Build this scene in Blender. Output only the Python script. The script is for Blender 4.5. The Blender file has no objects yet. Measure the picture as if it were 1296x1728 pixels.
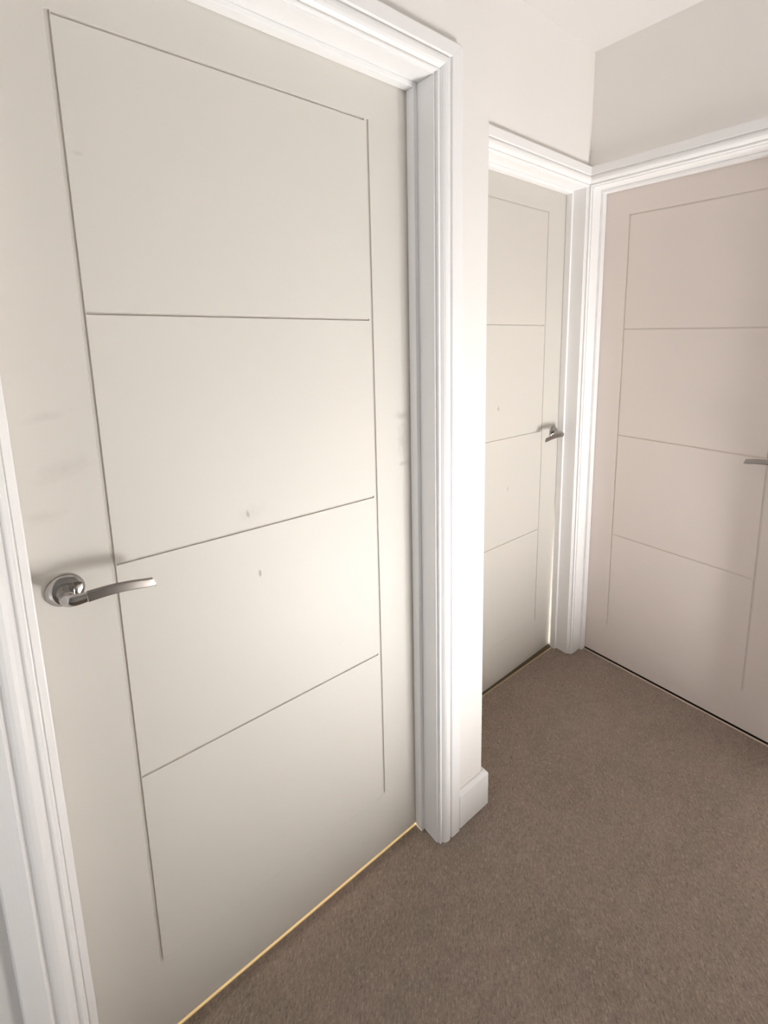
import bpy, bmesh, math
from mathutils import Matrix, Vector

sc = bpy.context.scene
COL = sc.collection
PI = math.pi

# ------------------------------------------------------------------ helpers
def link(o, parent=None):
    COL.objects.link(o)
    if parent is not None:
        o.parent = parent
    return o

def tag(o, label=None, cat=None, kind=None, group=None):
    if label: o['label'] = label
    if cat: o['category'] = cat
    if kind: o['kind'] = kind
    if group: o['group'] = group
    return o

def empty(name, loc=(0, 0, 0), rz=0.0, parent=None):
    o = bpy.data.objects.new(name, None)
    o.empty_display_size = 0.05
    o.location = loc
    o.rotation_euler = (0, 0, rz)
    return link(o, parent)

def mesh_obj(name, verts, faces, mat, parent=None, smooth=False, fix=True):
    me = bpy.data.meshes.new(name)
    me.from_pydata([tuple(v) for v in verts], [], faces)
    if fix:
        bm = bmesh.new(); bm.from_mesh(me)
        bmesh.ops.remove_doubles(bm, verts=bm.verts, dist=1e-6)
        bmesh.ops.recalc_face_normals(bm, faces=bm.faces)
        bm.to_mesh(me); bm.free()
    me.materials.append(mat)
    if smooth:
        for p in me.polygons: p.use_smooth = True
    return link(bpy.data.objects.new(name, me), parent)

class Geo:
    def __init__(s): s.v = []; s.f = []
    def add(s, vs, fs):
        n = len(s.v); s.v += [tuple(v) for v in vs]; s.f += [tuple(n + i for i in f) for f in fs]
    def box(s, x0, x1, y0, y1, z0, z1):
        s.add([(x0,y0,z0),(x1,y0,z0),(x1,y1,z0),(x0,y1,z0),(x0,y0,z1),(x1,y0,z1),(x1,y1,z1),(x0,y1,z1)],
              [(0,3,2,1),(4,5,6,7),(0,1,5,4),(1,2,6,5),(2,3,7,6),(3,0,4,7)])
    def prism(s, poly, z0, z1):
        n = len(poly)
        s.add([(x, y, z0) for x, y in poly] + [(x, y, z1) for x, y in poly],
              [tuple(reversed(range(n))), tuple(range(n, 2*n))] + [(i, (i+1) % n, n+(i+1) % n, n+i) for i in range(n)])
    def loft(s, rings, cap=True):
        n = len(rings[0]); vs = [p for r in rings for p in r]; fs = []
        for k in range(len(rings)-1):
            for i in range(n):
                j = (i+1) % n
                fs.append((k*n+i, k*n+j, (k+1)*n+j, (k+1)*n+i))
        if cap:
            fs.append(tuple(reversed(range(n)))); fs.append(tuple(range((len(rings)-1)*n, len(rings)*n)))
        s.add(vs, fs)
    def obj(s, name, mat, parent=None, smooth=False):
        # separate shells stay separate: only normals are fixed
        me = bpy.data.meshes.new(name); me.from_pydata(s.v, [], s.f)
        bm = bmesh.new(); bm.from_mesh(me)
        bmesh.ops.recalc_face_normals(bm, faces=bm.faces); bm.to_mesh(me); bm.free()
        me.materials.append(mat)
        if smooth:
            for p in me.polygons: p.use_smooth = True
        return link(bpy.data.objects.new(name, me), parent)

def bevel(o, w, seg=2):
    m = o.modifiers.new('bevel', 'BEVEL'); m.width = w; m.segments = seg; m.limit_method = 'ANGLE'; m.angle_limit = math.radians(40)
    return o

# ------------------------------------------------------------------ materials
def S2L(c):
    return tuple(((x/255)/12.92 if x/255 <= 0.04045 else ((x/255+0.055)/1.055)**2.4) for x in c)

class NT:
    def __init__(s, name):
        s.m = bpy.data.materials.new(name); s.m.use_nodes = True
        s.t = s.m.node_tree; s.b = s.t.nodes['Principled BSDF']
    def n(s, typ, **kw):
        nd = s.t.nodes.new(typ)
        for k, v in kw.items():
            if k in nd.inputs: nd.inputs[k].default_value = v
            else: setattr(nd, k, v)
        return nd
    def l(s, a, b): s.t.links.new(a, b)
    def mix(s, fac, a, b, blend='MIX'):
        m = s.t.nodes.new('ShaderNodeMix'); m.data_type = 'RGBA'; m.blend_type = blend
        for sock, val in ((0, fac), (6, a), (7, b)):
            if hasattr(val, 'is_output'): s.l(val, m.inputs[sock])
            else: m.inputs[sock].default_value = val if sock == 0 else (*val, 1)
        return m.outputs[2]
    def math(s, op, a, b=None, c=None, clamp=False):
        m = s.t.nodes.new('ShaderNodeMath'); m.operation = op; m.use_clamp = clamp
        for i, v in enumerate((a, b, c)):
            if v is None: continue
            if hasattr(v, 'is_output'): s.l(v, m.inputs[i])
            else: m.inputs[i].default_value = v
        return m.outputs[0]

def paint(name, col, rough=0.45, brush=0.0, mottled=0.02, grain=0.02, spec=0.4, scale=1.0, marks=None, groove=False):
    N = NT(name); t = N.n('ShaderNodeTexCoord')
    n1 = N.n('ShaderNodeTexNoise', Scale=2.2*scale, Detail=3.0); N.l(t.outputs['Object'], n1.inputs['Vector'])
    dark = tuple(c*(1-mottled*2) for c in col); light = tuple(min(1, c*(1+mottled)) for c in col)
    c = N.mix(n1.outputs['Fac'], dark, light)
    for mk in (marks or []):
        cx, cz, rx, rz, ang, strength, mc = mk
        sep = N.n('ShaderNodeSeparateXYZ'); N.l(t.outputs['Object'], sep.inputs[0])
        dn = N.n('ShaderNodeTexNoise', Scale=60.0, Detail=3.0); N.l(t.outputs['Object'], dn.inputs['Vector'])
        ox = N.math('SUBTRACT', sep.outputs['X'], cx); oz = N.math('SUBTRACT', sep.outputs['Z'], cz)
        ca, sa = math.cos(ang), math.sin(ang)
        px = N.math('DIVIDE', N.math('ADD', N.math('MULTIPLY', ox, ca), N.math('MULTIPLY', oz, sa)), rx)
        pz = N.math('DIVIDE', N.math('SUBTRACT', N.math('MULTIPLY', oz, ca), N.math('MULTIPLY', ox, sa)), rz)
        d = N.math('SQRT', N.math('ADD', N.math('MULTIPLY', px, px), N.math('MULTIPLY', pz, pz)))
        d = N.math('ADD', d, N.math('MULTIPLY', N.math('SUBTRACT', dn.outputs['Fac'], 0.5), 1.4))
        f = N.math('MULTIPLY', N.math('SUBTRACT', 1.0, d, clamp=True), strength, clamp=True)
        c = N.mix(f, c, mc)
    if groove:   # base colour mixed darker inside the routed lines
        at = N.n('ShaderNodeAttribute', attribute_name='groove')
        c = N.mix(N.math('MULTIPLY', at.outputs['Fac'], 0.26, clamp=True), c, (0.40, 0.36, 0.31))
    N.l(c, N.b.inputs['Base Color'])
    N.b.inputs['Roughness'].default_value = rough
    N.b.inputs['Specular IOR Level'].default_value = spec
    n2 = N.n('ShaderNodeTexNoise', Scale=420.0*scale, Detail=2.0)
    mp = N.n('ShaderNodeMapping'); N.l(t.outputs['Object'], mp.inputs['Vector'])
    if brush: mp.inputs['Scale'].default_value = (1.0, 1.0, 0.06)
    N.l(mp.outputs[0], n2.inputs['Vector'])
    b = N.n('ShaderNodeBump', Strength=grain + brush, Distance=0.002)
    N.l(n2.outputs['Fac'], b.inputs['Height']); N.l(b.outputs[0], N.b.inputs['Normal'])
    return N.m

def metal(name, col, rough, brushed=False):
    N = NT(name)
    N.b.inputs['Base Color'].default_value = (*col, 1); N.b.inputs['Metallic'].default_value = 1.0
    N.b.inputs['Roughness'].default_value = rough
    t = N.n('ShaderNodeTexCoord'); mp = N.n('ShaderNodeMapping'); N.l(t.outputs['Object'], mp.inputs['Vector'])
    mp.inputs['Scale'].default_value = (6, 300, 300) if brushed else (40, 40, 40)
    n = N.n('ShaderNodeTexNoise', Scale=3.0, Detail=2.0); N.l(mp.outputs[0], n.inputs['Vector'])
    r = N.math('MULTIPLY_ADD', n.outputs['Fac'], 0.12 if brushed else 0.03, rough)
    N.l(r, N.b.inputs['Roughness'])
    return N.m

DOORC = (0.700, 0.672, 0.622)
GREY = (0.40, 0.37, 0.33)
M = {}
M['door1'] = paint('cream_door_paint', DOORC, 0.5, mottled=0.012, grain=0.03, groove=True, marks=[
    (0.3560, 1.092, 0.0040, 0.011, 0.20, 1.0, GREY), (0.3640, 1.094, 0.036, 0.022, 0.30, 0.16, GREY),
    (0.3725, 0.956, 0.0034, 0.010, 0.06, 1.3, GREY), (0.1370, 1.738, 0.010, 0.004, 0.0, 0.35, GREY),
    (0.7540, 1.255, 0.026, 0.014, 0.0, 0.55, GREY), (0.7580, 1.195, 0.020, 0.065, 0.0, 0.42, GREY), (0.7600, 1.128, 0.020, 0.009, 0.0, 0.60, GREY),
    (0.0500, 1.330, 0.036, 0.009, 0.2, 0.22, GREY), (0.0700, 1.245, 0.055, 0.022, 0.3, 0.20, GREY), (0.0350, 1.170, 0.034, 0.014, 0.0, 0.18, GREY)])
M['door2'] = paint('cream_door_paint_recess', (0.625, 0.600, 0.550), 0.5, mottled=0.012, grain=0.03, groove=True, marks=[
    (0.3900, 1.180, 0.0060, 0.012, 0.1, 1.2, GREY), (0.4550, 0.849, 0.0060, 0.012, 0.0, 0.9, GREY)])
M['door3'] = paint('cream_door_paint_bounce_tint', (0.745, 0.670, 0.625), 0.5, mottled=0.012, grain=0.03, groove=True)  # same cream paint, with pink carpet bounce put into the colour
M['trim'] = paint('white_gloss_trim_paint', (0.89, 0.883, 0.88), 0.34, brush=0.08, mottled=0.01, grain=0.0)
M['wall'] = paint('warm_white_wall_paint', (0.86, 0.838, 0.815), 0.75, mottled=0.012, grain=0.05, spec=0.2)
M['wall3'] = paint('grey_white_wall_paint', (0.87, 0.845, 0.81), 0.75, mottled=0.012, grain=0.05, spec=0.2)
M['wall_far'] = paint('grey_wall_paint', (0.50, 0.49, 0.475), 0.75, mottled=0.012, grain=0.05, spec=0.2)  # unseen walls, kept darker to cut bounced light
M['ceil'] = paint('white_ceiling_paint', (0.74, 0.715, 0.70), 0.85, mottled=0.01, grain=0.05, spec=0.1)
M['chrome'] = metal('polished_chrome', (0.43, 0.415, 0.40), 0.08)
M['nickel'] = metal('brushed_satin_nickel', (0.28, 0.255, 0.235), 0.28, True)
M['brass'] = paint('pale_gold_threshold', (0.93, 0.76, 0.46), 0.35, mottled=0.03)
M['gap_shade'] = paint('gap_shade_threshold', (0.115, 0.085, 0.052), 0.6, mottled=0.05)
M['glow_strip'] = paint('painted_carpet_glow', (0.50, 0.40, 0.25), 0.7, mottled=0.05)
M['under'] = paint('timber_subfloor_gap_shade', (0.085, 0.052, 0.034), 0.8, mottled=0.08)  # timber darkened to paint the shade in the gaps under the doors
M['grip'] = paint('pinkish_carpet_bar', (0.60, 0.49, 0.43), 0.7, mottled=0.05)

def carpet():
    N = NT('brown_twist_pile_carpet'); t = N.n('ShaderNodeTexCoord')
    big = N.n('ShaderNodeTexNoise', Scale=3.2, Detail=4.0, Roughness=0.6); N.l(t.outputs['Object'], big.inputs['Vector'])
    mid = N.n('ShaderNodeTexNoise', Scale=26.0, Detail=5.0, Roughness=0.7); N.l(t.outputs['Object'], mid.inputs['Vector'])
    tuft = N.n('ShaderNodeTexNoise', Scale=130.0, Detail=5.0, Roughness=0.8); N.l(t.outputs['Object'], tuft.inputs['Vector'])
    mp = N.n('ShaderNodeMapping'); mp.vector_type = 'TEXTURE'; mp.inputs['Rotation'].default_value = (0, 0, 0.84); mp.inputs['Scale'].default_value = (2.6, 1, 1)
    N.l(t.outputs['Object'], mp.inputs['Vector'])
    yarn = N.n('ShaderNodeTexNoise', Scale=230.0, Detail=2.5, Roughness=0.6, Distortion=0.8); N.l(mp.outputs[0], yarn.inputs['Vector'])
    A, B, Cc = (0.285, 0.216, 0.172), (0.560, 0.440, 0.362), (0.84, 0.71, 0.60)
    def ramp(v, lo, hi):
        r = N.n('ShaderNodeMapRange'); N.l(v, r.inputs[0])
        r.inputs[1].default_value = lo; r.inputs[2].default_value = hi; return r.outputs[0]
    f1 = N.math('ADD', N.math('MULTIPLY', ramp(big.outputs['Fac'], .3, .7), 0.20), N.math('MULTIPLY', ramp(mid.outputs['Fac'], .3, .7), 0.30))
    f2 = N.math('ADD', f1, N.math('MULTIPLY', ramp(tuft.outputs['Fac'], .32, .68), 0.50), clamp=True)
    c = N.mix(f2, A, B)
    hue = N.n('ShaderNodeTexNoise', Scale=7.0, Detail=3.0, Roughness=0.55); mv = N.n('ShaderNodeMapping'); mv.inputs['Location'].default_value = (3.1, 1.7, 0)
    N.l(t.outputs['Object'], mv.inputs['Vector']); N.l(mv.outputs[0], hue.inputs['Vector'])
    c = N.mix(N.math('MULTIPLY', ramp(hue.outputs['Fac'], .52, .68), 0.30), c, (0.46, 0.33, 0.29))
    c = N.mix(N.math('MULTIPLY', ramp(hue.outputs['Fac'], .50, .34), 0.25), c, (0.33, 0.29, 0.22))
    c = N.mix(N.math('MULTIPLY', ramp(yarn.outputs['Fac'], .54, .76), 0.52), c, Cc)
    c = N.mix(N.math('MULTIPLY', ramp(yarn.outputs['Fac'], .46, .26), 0.52), c, (0.11, 0.08, 0.06))
    N.l(c, N.b.inputs['Base Color']); N.b.inputs['Roughness'].default_value = 0.95
    N.b.inputs['Specular IOR Level'].default_value = 0.1
    N.b.inputs['Sheen Weight'].default_value = 0.15; N.b.inputs['Sheen Roughness'].default_value = 0.5
    h = N.math('ADD', N.math('MULTIPLY', tuft.outputs['Fac'], 1.0), N.math('MULTIPLY', yarn.outputs['Fac'], 0.8))
    b = N.n('ShaderNodeBump', Strength=1.0, Distance=0.008); N.l(h, b.inputs['Height'])
    b2 = N.n('ShaderNodeBump', Strength=0.35, Distance=0.03); N.l(mid.outputs['Fac'], b2.inputs['Height']); N.l(b.outputs[0], b2.inputs['Normal'])
    N.l(b2.outputs[0], N.b.inputs['Normal'])
    return N.m
M['carpet'] = carpet()

# ------------------------------------------------------------------ measured layout (metres; x = along the left wall, y = towards it)
CAMH = 1.4573567
D1, D2, D3 = 0.9879, 1.2289, 1.8947        # door face planes
W1, W2, W3 = 0.9025, 1.1435, 1.8090        # wall face planes
PIER = 0.968                               # end of the near wall
CEIL = 2.52
LIN_H, ARC_H, STOP_H = 2.031, 2.036, 2.019
# lining opening (local left, right) in world along-wall coordinate
O1 = (-0.0165, 0.782)
O2 = (0.9925, 1.790)
O3 = (1.1240, 0.3400)                       # y values

# ------------------------------------------------------------------ floor, ceiling, walls
def floor_mesh():
    # landing carpet: an L round the open stairwell, with the pile turned down a little at its edges
    g = Geo()
    # simple rectangles that share no area
    for (x0, x1, y0, y1) in [(-1.6, 0.90, -0.98, -0.03), (-1.6, PIER, -0.03, W1), (PIER, W3, -0.03, W2),
                             (O1[0], O1[1], W1, D1-0.003), (O2[0], O2[1], W2, D2-0.0075), (W3, D3-0.0075, O3[1], O3[0])]:
        g.box(x0, x1, y0, y1, -0.012, 0.0)
    return g.obj('floor', M['carpet'])
tag(floor_mesh(), 'brown twist pile carpet covering the landing floor', 'floor', 'structure')

# stairwell opening is cut by building the slab in strips
g = Geo()
g.box(-1.75, 0.90, -1.10, 2.9, -0.20, -0.0125)
g.box(0.90, 3.2, -0.03, 2.9, -0.20, -0.0125)
tag(g.obj('floor', M['under']), 'timber subfloor coloured dark as the shaded line under the doors', 'floor', 'structure')

g = Geo(); g.box(-1.75, W3+0.13, -1.10, W2+0.13, CEIL, CEIL+0.06)
tag(g.obj('ceiling', M['ceil']), 'plain white painted ceiling', 'ceiling', 'structure')

def wall_left():
    g = Geo(); T = 0.128; c = 0.003
    g.box(-1.75, O1[0]-0.03, W1, W1+T, 0, CEIL)
    g.box(O1[0]-0.03, O1[1]+0.03, W1, W1+T, LIN_H+0.03, CEIL)
    g.prism([(O1[1]+0.03, W1), (PIER-c, W1), (PIER, W1+c), (PIER, W2), (0.86, W2), (0.86, W1+T), (O1[1]+0.03, W1+T)], 0, CEIL)
    return g.obj('wall_left', M['wall'])
tag(wall_left(), 'white wall around the nearest door ending in a narrow bright pier', 'wall', 'structure')

g = Geo(); T = 0.128
g.box(0.86, O2[0]-0.016, W2, W2+T, 0, CEIL)
g.box(O2[0]-0.016, O2[1]+0.016, W2, W2+T, LIN_H+0.016, CEIL)
g.box(O2[1]+0.016, W3, W2, W2+T, 0, CEIL)
tag(g.obj('wall_left_recess', M['wall']), 'off-white recessed wall above the middle door', 'wall', 'structure')

g = Geo()
g.box(W3, W3+T, O3[0]+0.016, W2+T, 0, CEIL)
g.box(W3, W3+T, O3[1]-0.016, O3[0]+0.016, LIN_H+0.016, CEIL)
g.box(W3, W3+T, -1.10, O3[1]-0.016, 0, CEIL)
g.box(W3, W3+T, -1.10, -0.03, -2.6, 0)
tag(g.obj('wall_back', M['wall3']), 'grey-white end wall above the right-hand door', 'wall', 'structure')

# window wall across the stairwell, behind and to the right of the camera, and the wall behind the camera
WX0, WX1, WZ0, WZ1 = 1.10, 1.78, -1.15, 0.05
g = Geo()
g.box(-1.75, WX0, -1.10, -1.00, -2.6, CEIL); g.box(WX1, W3+T, -1.10, -1.00, -2.6, CEIL)
g.box(WX0, WX1, -1.10, -1.00, WZ1, CEIL); g.box(WX0, WX1, -1.10, -1.00, -2.6, WZ0)
tag(g.obj('wall_right', M['wall_far']), 'pale grey stairwell wall with a low window', 'wall', 'structure')
g = Geo(); g.box(-1.75, -1.62, -1.00, W1, -0.012, CEIL)
tag(g.obj('wall_front', M['wall_far']), 'pale grey wall behind the viewpoint', 'wall', 'structure')
g = Geo(); g.box(0.78, 0.899, -1.00, -0.03, -2.6, -0.21); g.box(0.90, W3, -0.029, 0.03, -2.6, -0.21)
tag(g.obj('wall_stairwell', M['wall_far']), 'pale grey walls lining the stairwell below the landing', 'wall', 'structure')

g = Geo(); g.box(0.90, W3, -1.00, -0.03, -1.62, -1.6)
tag(g.obj('floor', M['carpet']), 'carpeted half landing at the bottom of the stairwell', 'floor', 'structure')

# unseen box added behind the end door to keep its gap dark
g = Geo()
g.box(W3+T, W3+T+0.6, O3[0]+0.05, O3[0]+0.08, 0, CEIL); g.box(W3+T, W3+T+0.6, O3[1]-0.08, O3[1]-0.05, 0, CEIL)
g.box(W3+T+0.6, W3+T+0.63, O3[1]-0.08, O3[0]+0.08, 0, CEIL); g.box(W3+T, W3+T+0.63, O3[1]-0.08, O3[0]+0.08, 2.3, 2.33)
tag(g.obj('wall_light_block', M['wall']), 'unseen box added behind the right-hand door to block light', 'wall', 'structure')

# window in the stairwell wall
wroot = empty('window_1', ((WX0+WX1)/2, -1.05, WZ0))
tag(wroot, 'low white framed stairwell window beside the landing', 'window', 'structure')
hw, hh = (WX1-WX0)/2, WZ1-WZ0
g = Geo()
g.box(-hw, -hw+.05, -.03, .03, 0, hh); g.box(hw-.05, hw, -.03, .03, 0, hh)
g.box(-hw+.05, hw-.05, -.03, .03, 0, .05); g.box(-hw+.05, hw-.05, -.03, .03, hh-.05, hh); g.box(-.02, .02, -.025, .025, .05, hh-.05)
g.obj('window_frame', M['trim'], wroot)

# ------------------------------------------------------------------ door surround: lining, stop, architraves
# profile: (distance from the inner edge, thickness)
PROFILE = [(0.0, 0.0), (0.0, 0.0075), (0.0008, 0.0090), (0.0030, 0.0095), (0.0050, 0.0090), (0.0062, 0.0072), (0.0075, 0.0072),
           (0.0095, 0.0105), (0.0130, 0.0140), (0.0180, 0.0168), (0.0240, 0.0180), (0.0290, 0.0178), (0.0315, 0.0168), (0.0330, 0.0135), (0.0350, 0.0120),
           (0.0368, 0.0125), (0.0375, 0.0165), (0.0390, 0.0178), (0.0670, 0.0178), (0.0690, 0.0168), (0.0700, 0.0145), (0.0700, 0.0)]

def clip_profile(pr, dmax):
    out = []
    for i, (d, t) in enumerate(pr):
        if d <= dmax: out.append((d, t))
        else:
            d0, t0 = pr[i-1]; t1 = t0 + (t-t0)*(dmax-d0)/(d-d0)
            out += [(dmax, t1), (dmax, 0.0)]; break
    return out

def surround(name, loc, rz, w, label, face, recess, z0=0.0, maxL=0.07, maxR=0.07, stop_gap=0.0012, headL=None, headR=None):
    """local x: left to right over the opening (0..w between linings); local y = 0 at the door face, negative towards the viewer; the wall face is at -recess"""
    root = empty(name, loc, rz); tag(root, label, 'door frame', 'structure')
    yw = -recess
    # lining
    g = Geo()
    g.box(-0.016, 0, yw-0.0005, 0.046, z0, LIN_H); g.box(w, w+0.016, yw-0.0005, 0.046, z0, LIN_H); g.box(-0.016, w+0.016, yw-0.0005, 0.046, LIN_H, LIN_H+0.016)
    bevel(g.obj('lining', M['trim'], root), 0.0014)
    # planted stops
    s = 0.012; y0, y1 = -0.029, -stop_gap
    for a, b in ((0.0002, s), (w-s, w-0.0002)):
        g = Geo(); g.box(a, b, y0, y1, z0, LIN_H-0.0003); bevel(g.obj('door_stop', M['trim'], root), 0.0018)
    g = Geo(); g.box(s+0.0004, w-s-0.0004, y0, y1, STOP_H, LIN_H-0.0003); bevel(g.obj('door_stop', M['trim'], root), 0.0018)
    # architraves, mitred
    r = 0.005; zi = ARC_H
    def leg(side, dmax):
        pr = clip_profile(PROFILE, dmax) if dmax < 0.07 else PROFILE
        x = (lambda d: -r-d) if side < 0 else (lambda d: w+r+d)
        g = Geo(); g.loft([[(x(d), yw-t, z0) for d, t in pr], [(x(d), yw-t, zi+d-0.0002) for d, t in pr]])
        g.obj('architrave', M['trim'], root)
    if maxL > 0.006: leg(-1, maxL)
    if maxR > 0.006: leg(+1, maxR)
    hl = 0.07 if headL is None else headL; hr = 0.07 if headR is None else headR
    g = Geo()
    g.loft([[(-r-min(d, hl), yw-t, zi+d) for d, t in PROFILE], [(w+r+min(d, hr), yw-t, zi+d) for d, t in PROFILE]])
    g.obj('architrave', M['trim'], root)
    return root

surround('trim_1', (O1[0], D1, 0), 0, O1[1]-O1[0], 'white moulded frame around the nearest, leftmost door', W1, D1-W1)
surround('trim_2', (O2[0], D2, 0), 0, O2[1]-O2[0], 'white moulded frame around the middle door in the recess', W2, D2-W2, maxL=O2[0]-0.005-PIER-0.0005, maxR=0.0, headL=O2[0]-0.005-PIER-0.0005, headR=W3-O2[1]-0.005-0.0005)
surround('trim_3', (D3, O3[0], 0), -PI/2, O3[0]-O3[1], 'white moulded frame around the right-hand door in the end wall', W3, D3-W3, maxL=W2-O3[0]-0.005-0.0005, headL=W2-O3[0]-0.005-0.0005)

# ------------------------------------------------------------------ baseboards
def skirting(name, pts, label):
    """pts: plan polyline of the wall face, room on its right-hand side"""
    prof = [(0, 0), (0.0150, 0), (0.0150, 0.1085), (0.0135, 0.1130), (0.0050, 0.1195), (0.0, 0.1200)]
    n = len(pts); offs = []
    for i in range(n):
        dirs = []
        if i > 0: dirs.append((Vector(pts[i])-Vector(pts[i-1])).normalized())
        if i < n-1: dirs.append((Vector(pts[i+1])-Vector(pts[i])).normalized())
        ns = [Vector((d.y, -d.x)) for d in dirs]
        m = sum(ns, Vector((0, 0)))
        m = m / m.dot(ns[0]) if len(ns) == 2 else ns[0]
        offs.append(m)
    g = Geo()
    g.loft([[(pts[i][0]+offs[i].x*t, pts[i][1]+offs[i].y*t, z) for t, z in prof] for i in range(n)])
    o = g.obj(name, M['trim']); bevel(o, 0.0015); tag(o, label, 'baseboard', 'structure')
    return o
skirting('baseboard_left', [(O1[1]+0.0782, W1), (PIER, W1), (PIER, W2-0.001)], 'short white baseboard wrapping the foot of the bright pier')
skirting('baseboard_left', [(-1.6, W1), (O1[0]-0.0757, W1)], 'white baseboard left of the nearest door frame')
skirting('baseboard_back', [(W3, O3[1]-0.0757), (W3, -0.02)], 'white baseboard right of the right-hand door frame')

# ------------------------------------------------------------------ door leaves (height field with routed grooves)
def leaf(W, z0, z1, xl, xr, zs, mat, parent, faint=True, warp=0.0):
    gw, gd = 0.0070, (0.0026 if warp or not faint else 0.0036)
    H0 = 0.0
    xs = {0.0, W}; zz = {z0, z1}
    for xg in (xl, xr): xs |= {xg-gw/2, xg-gw*.36, xg+gw*.36, xg+gw/2}
    hl, hr = xl+gw/2+0.0006, xr-gw/2-0.0040      # cross grooves start at the left groove, stop just short of the right one
    xs |= {hl, hl+0.0006, hr, hr-0.0006}
    hw = [0.0058]*4 + [0.0030]
    hd = [gd*0.85]*4 + [0.0004]
    for zg, w in zip(zs, hw): zz |= {zg-w/2, zg-w*.36, zg+w*.36, zg+w/2}
    vt, vb = zs[0]+0.0022, zs[4]-0.004
    zz |= {vt, vt-0.0006, vb, vb+0.010}
    for k in range(1, 40): xs.add(W*k/40)
    for k in range(1, 60): zz.add(z0+(z1-z0)*k/60)
    def uniq(s):
        s = sorted(s); out = [s[0]]
        for a in s[1:]:
            if a-out[-1] > 2e-4: out.append(a)
        return out
    # keep groove lines exact: drop regular grid lines that fall too close
    xs, zz = uniq(xs), uniq(zz)
    def tri(d, w):   # flat-bottomed groove section
        d = abs(d)
        if d >= w/2-1e-5: return 0.0
        if d <= w*.36+1e-5: return 1.0
        return (w/2-d)/(w*.14)
    def depth(x, z):
        h = 0.0
        for xg in (xl, xr):
            if vb <= z <= vt-1e-5:
                h = max(h, gd*tri(x-xg, gw)*min(1, (z-vb)/0.01))
        for zg, w, d in zip(zs, hw, hd):
            if hl+1e-5 < x < hr-1e-5: h = max(h, d*tri(z-zg, w))
        return h
    def wy(x, z):
        if not warp: return 0.0
        return warp*max(0.0, (x/W-0.3)/0.7)**1.5*max(0.0, (0.86-z)/0.86)**1.0
    nx, nz = len(xs), len(zz)
    T = 0.040
    def tx(x, z): return x-(0.004*max(0.0, (0.80-z)/0.80)**0.7*(1 if x > W-1e-4 else 0) if warp else 0.0)
    vs = [(tx(x, z), depth(x, z)+wy(x, z), z) for z in zz for x in xs]
    fs = [(j*nx+i, j*nx+i+1, (j+1)*nx+i+1, (j+1)*nx+i) for j in range(nz-1) for i in range(nx-1)]
    nb = len(vs)
    border = [(0, i) for i in range(nx)] + [(j, nx-1) for j in range(1, nz)] + [(nz-1, i) for i in range(nx-2, -1, -1)] + [(j, 0) for j in range(nz-2, 0, -1)]
    for (j, i) in border: vs.append((tx(xs[i], zz[j]), T+wy(xs[i], zz[j]), zz[j]))
    m = len(border)
    for k in range(m):
        a, b = border[k], border[(k+1) % m]
        fs.append((b[0]*nx+b[1], a[0]*nx+a[1], nb+k, nb+(k+1) % m))
    fs.append(tuple(nb+k for k in range(m)))
    me = bpy.data.meshes.new('door_leaf'); me.from_pydata(vs, [], fs)
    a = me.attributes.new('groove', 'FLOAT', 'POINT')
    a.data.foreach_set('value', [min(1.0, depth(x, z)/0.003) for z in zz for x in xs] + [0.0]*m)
    bm = bmesh.new(); bm.from_mesh(me); bmesh.ops.recalc_face_normals(bm, faces=bm.faces); bm.to_mesh(me); bm.free()
    me.materials.append(mat)
    return link(bpy.data.objects.new('door_leaf', me), parent)

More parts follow.
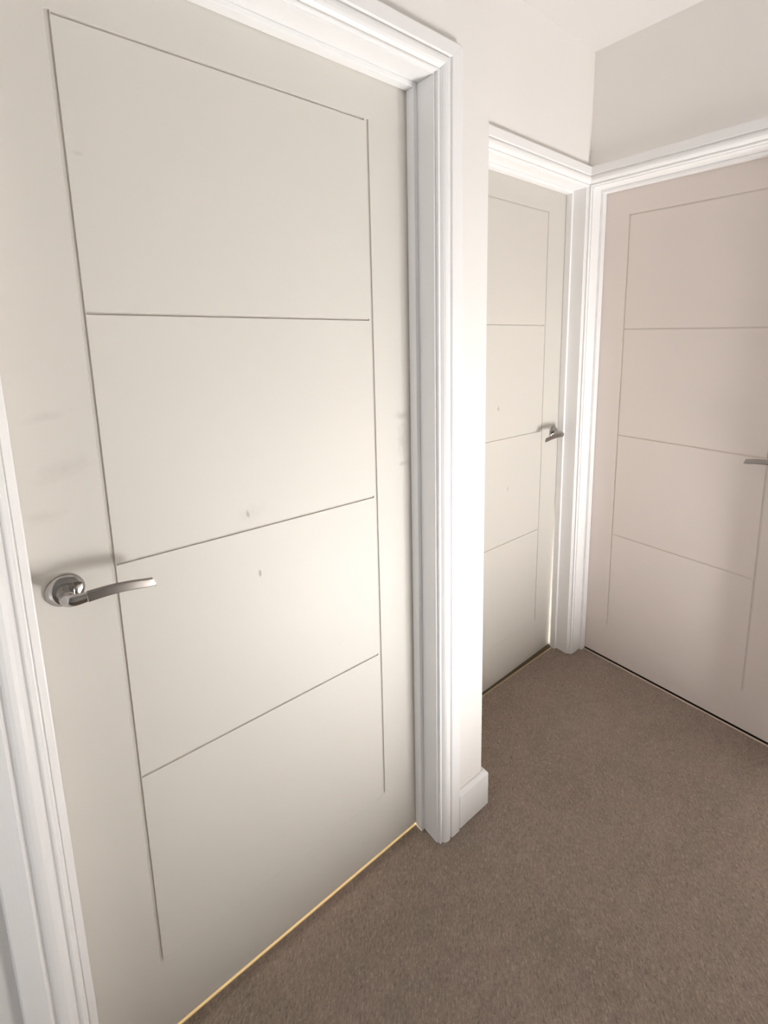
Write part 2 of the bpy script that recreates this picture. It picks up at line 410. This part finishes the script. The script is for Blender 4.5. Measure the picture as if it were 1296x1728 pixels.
# lever handle in local space: rose centre at origin, -y out of the door, lever runs towards +x (mirrored for the other doors)
def handle_meshes():
    def ring_y(r, y, n=48, cx=0, cz=0): return [(cx+r*math.cos(2*PI*k/n), y, cz+r*math.sin(2*PI*k/n)) for k in range(n)]
    out = {}
    g = Geo()   # domed rose
    pr = [(0.0270, 0.0), (0.0275, -0.0008), (0.0275, -0.0030), (0.0271, -0.0045), (0.0262, -0.0059), (0.0248, -0.0071), (0.0228, -0.0082), (0.0205, -0.0091), (0.0180, -0.0098), (0.0155, -0.0103), (0.0130, -0.0106), (0.0100, -0.0107)]
    g.loft([ring_y(r, y) for r, y in pr])
    out['rose'] = g
    # swept round neck turning into the lever: centre line and section
    g = Geo(); n = 40; rings = []
    yE = -0.053
    # straight shank
    for y, r in ((-0.0105, 0.0122), (-0.013, 0.0112), (-0.022, 0.0108), (-0.034, 0.0110)):
        rings.append([(r*math.cos(2*PI*k/n), y, r*math.sin(2*PI*k/n)) for k in range(n)])
    # fast elbow, section flattening towards the blade
    R = 0.0125
    cx, cy = R, -0.0405
    for q in range(1, 13):
        a = (PI/2)*q/12
        px = cx-R*math.cos(a); py = cy-R*math.sin(a)
        f = q/12
        rw = 0.0110*(1-f)+0.0056*f*1.0        # half width across the turn
        rh = 0.0110*(1-f)+0.0098*f            # half height
        nx_, ny_ = -math.cos(a), -math.sin(a)   # outward normal of the turn
        rings.append([(px+nx_*rw*math.cos(2*PI*k/n), py+ny_*rw*math.cos(2*PI*k/n), rh*math.sin(2*PI*k/n)) for k in range(n)])
    for x, rw, rh in ((0.016, 0.0054, 0.0096), (0.021, 0.0050, 0.0092), (0.0246, 0.0046, 0.0087)):
        rings.append([(x, cy-R-rw*math.cos(2*PI*k/n)*1.0, rh*math.sin(2*PI*k/n)+0.0) for k in range(n)])
    # the ring order keeps index k facing outwards in all of them
    fixed = []
    for i, r in enumerate(rings):
        if i < 4: fixed.append([( -p[0], p[1], p[2]) for p in r])
        else: fixed.append(r)
    g.loft(fixed)
    out['door_handle'] = g
    # blade: rounded rectangular section, bowed upwards and drooping to the tip
    g = Geo(); rings = []
    L0, L1 = 0.0252, 0.1208; N = 22
    for q in range(N+1):
        f = q/N; x = L0+(L1-L0)*f
        zc = 0.0035*math.sin(PI*min(1, f*1.15)*0.80) - 0.0098*f**1.7
        yc = cy-R + 0.0010*f - 0.004*math.sin(PI*f)*0.6
        th = 0.0044-0.0010*f; hh = 0.0086-0.0012*f
        x_t = x + (0.0) 
        sec = []
        m = 6; rr = min(th, 0.0018)
        for (sx, sz, a0) in ((-1, 1, PI/2), (-1, -1, PI), (1, -1, 1.5*PI), (1, 1, 0)):
            for k in range(m+1):
                a = a0+(PI/2)*k/m
                sec.append((sx*(th-rr)+rr*math.cos(a), sz*(hh-rr)+rr*math.sin(a)))
        slant = 0.004 if q == N else 0.0
        tl = math.atan2(-0.0255*f**0.7+0.009*math.cos(PI*f), 0.0885)
        rings.append([(x+slant*(-b/hh)*1.0 + (-math.sin(tl))*b*0.5, yc+a_, zc+b) for a_, b in sec])
    g.loft(rings)
    out['lever'] = g
    return out

HM = handle_meshes()
def make_handle(parent, x, z, mirror):
    s = -1 if mirror else 1
    objs = {}
    for nm, g in HM.items():
        g2 = Geo(); g2.v = [(s*v[0], v[1], v[2]) for v in g.v]; g2.f = list(g.f)
        objs[nm] = (g2, M['nickel'] if nm == 'lever' else M['chrome'])
    h = objs['door_handle'][0].obj('door_handle', M['chrome'], parent, True)
    h.location = (x, 0, z); h['label'] = 'curved chrome lever handle on a round rose'
    for nm in ('rose', 'lever'):
        o = objs[nm][0].obj(nm, objs[nm][1], h, True)
        if nm == 'lever': o['label'] = 'brushed nickel lever blade'
    for o in [h]+list(h.children):
        m = o.modifiers.new('edge', 'EDGE_SPLIT'); m.split_angle = math.radians(38)
    return h

def make_door(name, loc, rz, W, xl, xr, zs, hx, mirror, mat, label, warp=0.0, z0=0.007):
    root = empty(name, loc, rz); tag(root, label, 'door', 'structure')
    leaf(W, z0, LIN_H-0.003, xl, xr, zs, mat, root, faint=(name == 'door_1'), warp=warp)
    make_handle(root, hx, 1.0385, mirror)
    return root

dx1 = O1[0]+0.003
make_door('door_1', (dx1, D1, 0), 0, O1[1]-0.003-dx1, 0.1054-dx1, 0.6607-dx1, [1.929, 1.494, 1.059, 0.624, 0.189], 0.0350-dx1, False, M['door1'],
          'large cream door nearest the camera with lever handle at its left edge')
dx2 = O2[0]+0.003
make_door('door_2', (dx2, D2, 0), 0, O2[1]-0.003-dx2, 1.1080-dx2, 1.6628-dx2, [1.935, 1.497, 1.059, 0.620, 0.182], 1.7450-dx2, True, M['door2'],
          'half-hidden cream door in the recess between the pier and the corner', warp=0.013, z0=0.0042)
dy3 = O3[0]-0.003
make_door('door_3', (D3, dy3, 0), -PI/2, dy3-(O3[1]+0.003), dy3-1.0090, dy3-0.4598, [1.922, 1.481, 1.041, 0.600, 0.159], dy3-0.3930, True, M['door3'],
          'cream door coloured for pinkish bounced light in the end wall, cut off by the right edge of the picture')

# thresholds and coloured strips under the doors
g = Geo(); g.box(O1[0]+0.001, O1[1]-0.001, D1-0.0025, D1+0.030, -0.0124, 0.0022)
tag(bevel(g.obj('trim_4', M['brass']), 0.001), 'thin gold threshold strip under the nearest door', 'threshold', 'structure')
g = Geo(); g.box(O2[0]+0.001, O2[1]-0.001, D2-0.0073, D2+0.0500, -0.0124, 0.0026)  # strip coloured dark to carry the shadow of the door gap
tag(bevel(g.obj('trim_5', M['gap_shade']), 0.002), 'threshold strip coloured as the dark shaded gap under the middle door', 'threshold', 'structure')
g = Geo(); g.box(O2[0]+0.001, O2[1]-0.001, D2-0.0135, D2-0.0077, -0.0050, 0.0022)  # added strip, its colour stands for light glowing on the carpet edge
tag(bevel(g.obj('trim_7', M['glow_strip']), 0.0015), 'thin yellow strip painting the glow on the carpet before the middle door', 'threshold', 'structure')
g = Geo(); g.box(D3-0.0125, D3-0.0050, O3[1]+0.001, O3[0]-0.001, -0.0124, 0.0030)
tag(bevel(g.obj('trim_6', M['grip']), 0.002), 'pinkish carpet edging strip under the right-hand door', 'threshold', 'structure')

# ------------------------------------------------------------------ light
def area(name, loc, direction, sx, sy, power, col, spread=PI):
    L = bpy.data.lights.new(name, 'AREA'); L.shape = 'RECTANGLE'; L.size = sx; L.size_y = sy; L.energy = power; L.color = col; L.spread = spread
    o = bpy.data.objects.new(name, L); COL.objects.link(o); o.location = loc
    o.rotation_euler = Vector(direction).to_track_quat('-Z', 'Y').to_euler()
    return o
# daylight entering the stairwell window
area('window_daylight', ((WX0+WX1)/2, -1.052, (WZ0+WZ1)/2), (0.0, 1.0, 0.15), WX1-WX0-0.04, WZ1-WZ0-0.04, 128.0, (1.0, 0.984, 0.975))
# added soft fill from behind the viewpoint, no real source there
area('fill_light', (-1.55, 0.20, 1.25), (1.0, 0.02, -0.05), 1.1, 1.9, 8.6, (0.80, 0.91, 1.0))

# sunlit rooms behind the closed doors, felt only as slivers of light round their edges
area('room_daylight', (1.62, 2.30, 0.80), (0.11, -1.0, -0.2), 0.40, 0.75, 200.0, (1.0, 0.95, 0.86))
area('bedroom_daylight', (0.48, 1.75, 0.075), (-0.05, -1.0, -0.03), 0.8, 0.13, 55.0, (1.0, 0.89, 0.66))

w = bpy.data.worlds.new('daylight'); sc.world = w; w.use_nodes = True
bg = w.node_tree.nodes['Background']; bg.inputs[0].default_value = (1.0, 0.93, 0.78, 1); bg.inputs[1].default_value = 2.0

# ------------------------------------------------------------------ camera
R = Matrix(((0.7426394599749474, 0.11192103179050267, -0.6602729095844139),
            (-0.6696889894121227, 0.12144153606945388, -0.7326449418219314),
            (-0.001813821459824503, 0.986268541503804, 0.16513955943889114)))
cam = bpy.data.cameras.new('camera'); co = bpy.data.objects.new('camera', cam); COL.objects.link(co)
co.matrix_world = Matrix.Translation((0, 0, CAMH)) @ R.to_4x4()
cam.sensor_fit = 'HORIZONTAL'; cam.sensor_width = 36.0; cam.lens = 822.74536/1296*36.0
cam.shift_x = (648-749.6617)/1296; cam.shift_y = (703.51607-864)/1296
cam.clip_start = 0.01
sc.camera = co

sc.view_settings.view_transform = 'Standard'
sc.view_settings.look = 'None'
sc.view_settings.exposure = 0.0
sc.view_settings.gamma = 1.0
try:
    sc.cycles.use_denoising = True
    sc.cycles.max_bounces = 14; sc.cycles.diffuse_bounces = 10
except Exception: pass
